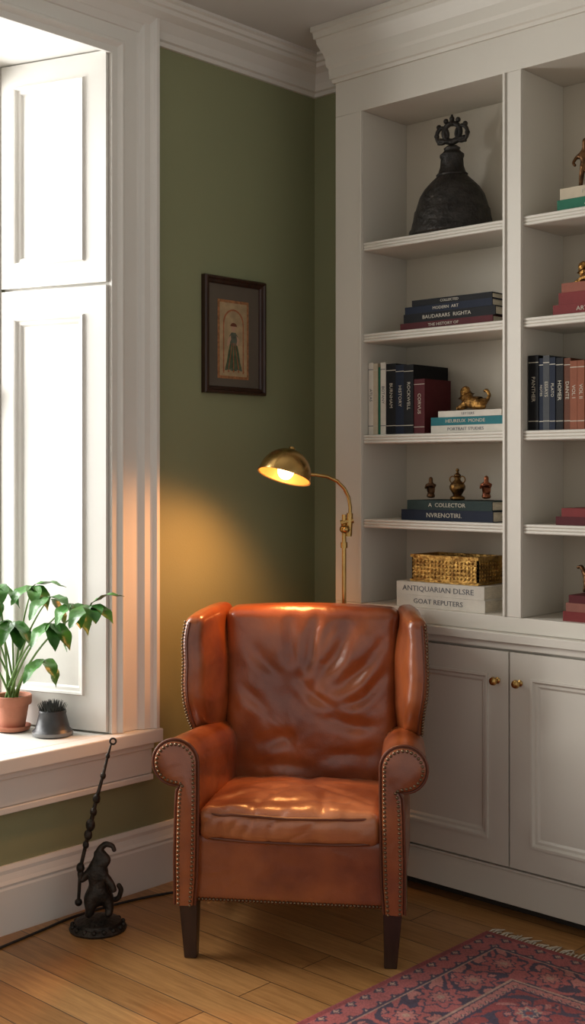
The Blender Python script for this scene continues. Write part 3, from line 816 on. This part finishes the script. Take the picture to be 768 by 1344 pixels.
# ------------------------------------------------------------ small cactus pot
b = MB()
b.lathe([(.058, 0), (.064, .003), (.065, .014), (.060, .020), (.056, .024), (.044, .070), (.046, .076), (.044, .082), (.038, .082), (.036, .074), (1e-5, .076)], 0, 40)
b.lathe([(.0652, .003), (.0662, .008), (.0652, .014)], 1, 40, cap=False)
b.ball((0, 0, .074), .037, 2, 20, 10, (1, 1, .5))
r3 = random.Random(3)
for i in range(120):
    a = i * 2.399; r = .038 * math.sqrt(i / 120); x, y = r * math.cos(a), r * math.sin(a)
    h = .030 + .008 * r3.random(); zb = .076 + .014 * (1 - (r / .038) ** 2)
    b.tube([(x, y, zb), (x * 1.3, y * 1.3, zb + h * .75)], [.0019, .0005], 2, 5)
b.build('small_cactus_pot', [mat('charcoal_glaze', (.035, .037, .040), .38, var=.3, vs=20, bump=.1), mat('worn_rim', (.18, .18, .18), .5), mat('cactus_spines', (.014, .017, .013), .6)], loc=(-.120, -1.150, .5405))

# ------------------------------------------------------------ persian rug
rg = empty('persian_rug', (1.085, -.425, 0))
RW, RL = 1.75, 2.45; nx, ny = 420, 588
X, Y = np.meshgrid(np.linspace(0, RW, nx), np.linspace(0, RL, ny))
xx = np.minimum(X, RW - X); yy = np.minimum(Y, RL - Y); e = np.minimum(xx, yy)
def ros(u, v, s, pet=8, r0=.30, off=True):
    iu = np.floor(u / s)
    vv = v + (np.mod(iu, 2) * s * .5 if off else 0)
    cu = np.mod(u, s) / s - .5; cv = np.mod(vv, s) / s - .5
    r = np.hypot(cu, cv); a = np.arctan2(cv, cu)
    return r, a, r0 + .07 * np.cos(pet * a)
colr = np.zeros((ny, nx, 3))
C = dict(navy=(.034, .034, .062), rose=(.36, .095, .090), red=(.25, .045, .045), cream=(.42, .26, .20), pink=(.42, .16, .14), blue=(.075, .08, .12))
def put(mask, c): colr[mask] = C[c]
put(e > -1, 'rose')
F = e > .30
put(F, 'red')
vine = np.abs(np.sin(22 * X + 2.2 * np.sin(17 * Y)) * np.cos(19 * Y + 1.8 * np.sin(23 * X)))
put(F & (vine < .08), 'navy'); put(F & (vine > .88), 'pink')
r, a, rr = ros(X, Y, .16, 8)
put(F & (r < rr + .06), 'navy'); put(F & (r < rr), 'rose'); put(F & (r < rr * .6), 'cream'); put(F & (r < rr * .42), 'blue'); put(F & (r < .06), 'red')
r, a, rr = ros(X + .08, Y + .04, .08, 5, .22)
put(F & (r < rr) & (vine > .3) & (vine < .8), 'navy'); put(F & (r < rr * .5) & (vine > .3) & (vine < .8), 'pink')
B = (e > .10) & (e <= .25)
put(B, 'navy')
v2 = np.abs(np.sin(30 * X + 2 * np.sin(26 * Y)) + np.cos(31 * Y + 2 * np.sin(28 * X)))
put(B & (v2 < .5), 'rose'); put(B & (v2 > 1.4), 'pink')
r, a, rr = ros(X - .10, Y - .10, .15, 8, .36, False)
put(B & (r < rr + .05), 'navy'); put(B & (r < rr), 'rose'); put(B & (r < rr * .6), 'navy'); put(B & (r < rr * .48), 'pink'); put(B & (r < .07), 'cream')
for lo_, hi_, c1, c2 in ((.02, .085, 'rose', 'navy'), (.262, .292, 'pink', 'navy')):
    m = (e > lo_) & (e <= hi_); put(m, c1)
    r, a, rr = ros(X, Y, (hi_ - lo_) * .9, 4, .28, False); put(m & (r < rr), c2); put(m & (r < rr * .5), 'cream')
for lo_, hi_, c1 in ((0, .02, 'red'), (.085, .092, 'navy'), (.092, .10, 'cream'), (.25, .256, 'cream'), (.256, .262, 'navy'), (.292, .30, 'navy')):
    put((e > lo_) & (e <= hi_), c1)
rng = np.random.default_rng(2)
sm = rng.random((ny // 12 + 2, nx // 12 + 2)); sm = np.kron(sm, np.ones((12, 12)))[:ny, :nx]
for _ in range(3): sm = (sm + np.roll(sm, 5, 0) + np.roll(sm, 5, 1) + np.roll(sm, -4, 0) + np.roll(sm, -4, 1)) / 5
colr *= (.70 + .5 * sm + .45 * (rng.random((ny, nx)) - .5))[..., None]
colr = colr * .82 + np.array((.16, .06, .06)) * .18
me = bpy.data.meshes.new('rug_pile')
V = np.stack([X.ravel(), -Y.ravel(), np.full(X.size, .009) + .0006 * rng.random(X.size)], 1)
idx = np.arange(nx * ny).reshape(ny, nx)
Q = np.stack([idx[:-1, :-1].ravel(), idx[1:, :-1].ravel(), idx[1:, 1:].ravel(), idx[:-1, 1:].ravel()], 1)
me.vertices.add(len(V)); me.vertices.foreach_set('co', V.ravel())
me.loops.add(Q.size); me.loops.foreach_set('vertex_index', Q.ravel())
me.polygons.add(len(Q)); me.polygons.foreach_set('loop_start', np.arange(0, Q.size, 4))
me.update(calc_edges=True); me.validate()
ca = me.color_attributes.new('weave', 'FLOAT_COLOR', 'POINT')
ca.data.foreach_set('color', np.concatenate([colr.reshape(-1, 3), np.ones((nx * ny, 1))], 1).astype(np.float32).ravel())
mr = bpy.data.materials.new('woven_rug'); mr.use_nodes = True
nt = mr.node_tree; pb = nt.nodes['Principled BSDF']; at = nt.nodes.new('ShaderNodeAttribute'); at.attribute_name = 'weave'
nt.links.new(at.outputs['Color'], pb.inputs['Base Color']); pb.inputs['Roughness'].default_value = .95
pb.inputs['Sheen Weight'].default_value = .1; pb.inputs['Specular IOR Level'].default_value = .1
me.materials.append(mr)
ro = bpy.data.objects.new('rug_pile', me); COL.objects.link(ro); ro.parent = rg
b = MB(); b.box((0, -RL, .0005), (RW, 0, .0088)); b.build('rug_backing', [mat('rug_edge', (.12, .04, .04), .95, var=.3, vs=60)], rg)
b = MB()
r4 = random.Random(5)
for yy_, sg in ((0, 1), (-RL, -1)):
    x = .006
    while x < RW:
        L = r4.uniform(.035, .060); w = r4.uniform(-.012, .012)
        b.tube([(x, yy_, .006), (x + w * .3, yy_ + sg * L * .4, .008), (x + w, yy_ + sg * L * .8, .004), (x + w * 1.6, yy_ + sg * L, .003)], [.0022, .0028, .0022, .001], 0, 5)
        x += r4.uniform(.007, .014)
b.build('fringe', [mat('fringe_cotton', (.55, .47, .37), .9, var=.25, vs=50)], rg)

# ------------------------------------------------------------ lights, world
def area(name, loc, target, sx, sy, e, col):
    d = bpy.data.lights.new(name, 'AREA'); d.shape = 'RECTANGLE'; d.size = sx; d.size_y = sy; d.energy = e; d.color = col
    o = bpy.data.objects.new(name, d); COL.objects.link(o); o.location = loc
    o.rotation_euler = (Vector(target) - Vector(loc)).to_track_quat('-Z', 'Y').to_euler()
    return o
area('window_daylight', (-1.55, -2.05, 1.85), (1.2, -1.20, 1.0), 1.7, 2.6, 245, (1.0, .985, .96))
w = bpy.data.worlds.new('World'); sc.world = w; w.use_nodes = True
bg = w.node_tree.nodes['Background']; bg.inputs[0].default_value = (1.0, .98, .94, 1); bg.inputs[1].default_value = .60
sc.view_settings.view_transform = 'Standard'
sc.view_settings.look = 'None'

cd = bpy.data.cameras.new('camera'); co = bpy.data.objects.new('camera', cd); COL.objects.link(co)
co.location = (3.177, -3.533, 1.4); co.rotation_euler = (math.pi / 2, 0, A43)
cd.sensor_fit = 'VERTICAL'; cd.sensor_height = 36; cd.lens = 1600 / 1344 * 36; cd.shift_y = -52 / 1344
cd.clip_start = .05
sc.camera = co
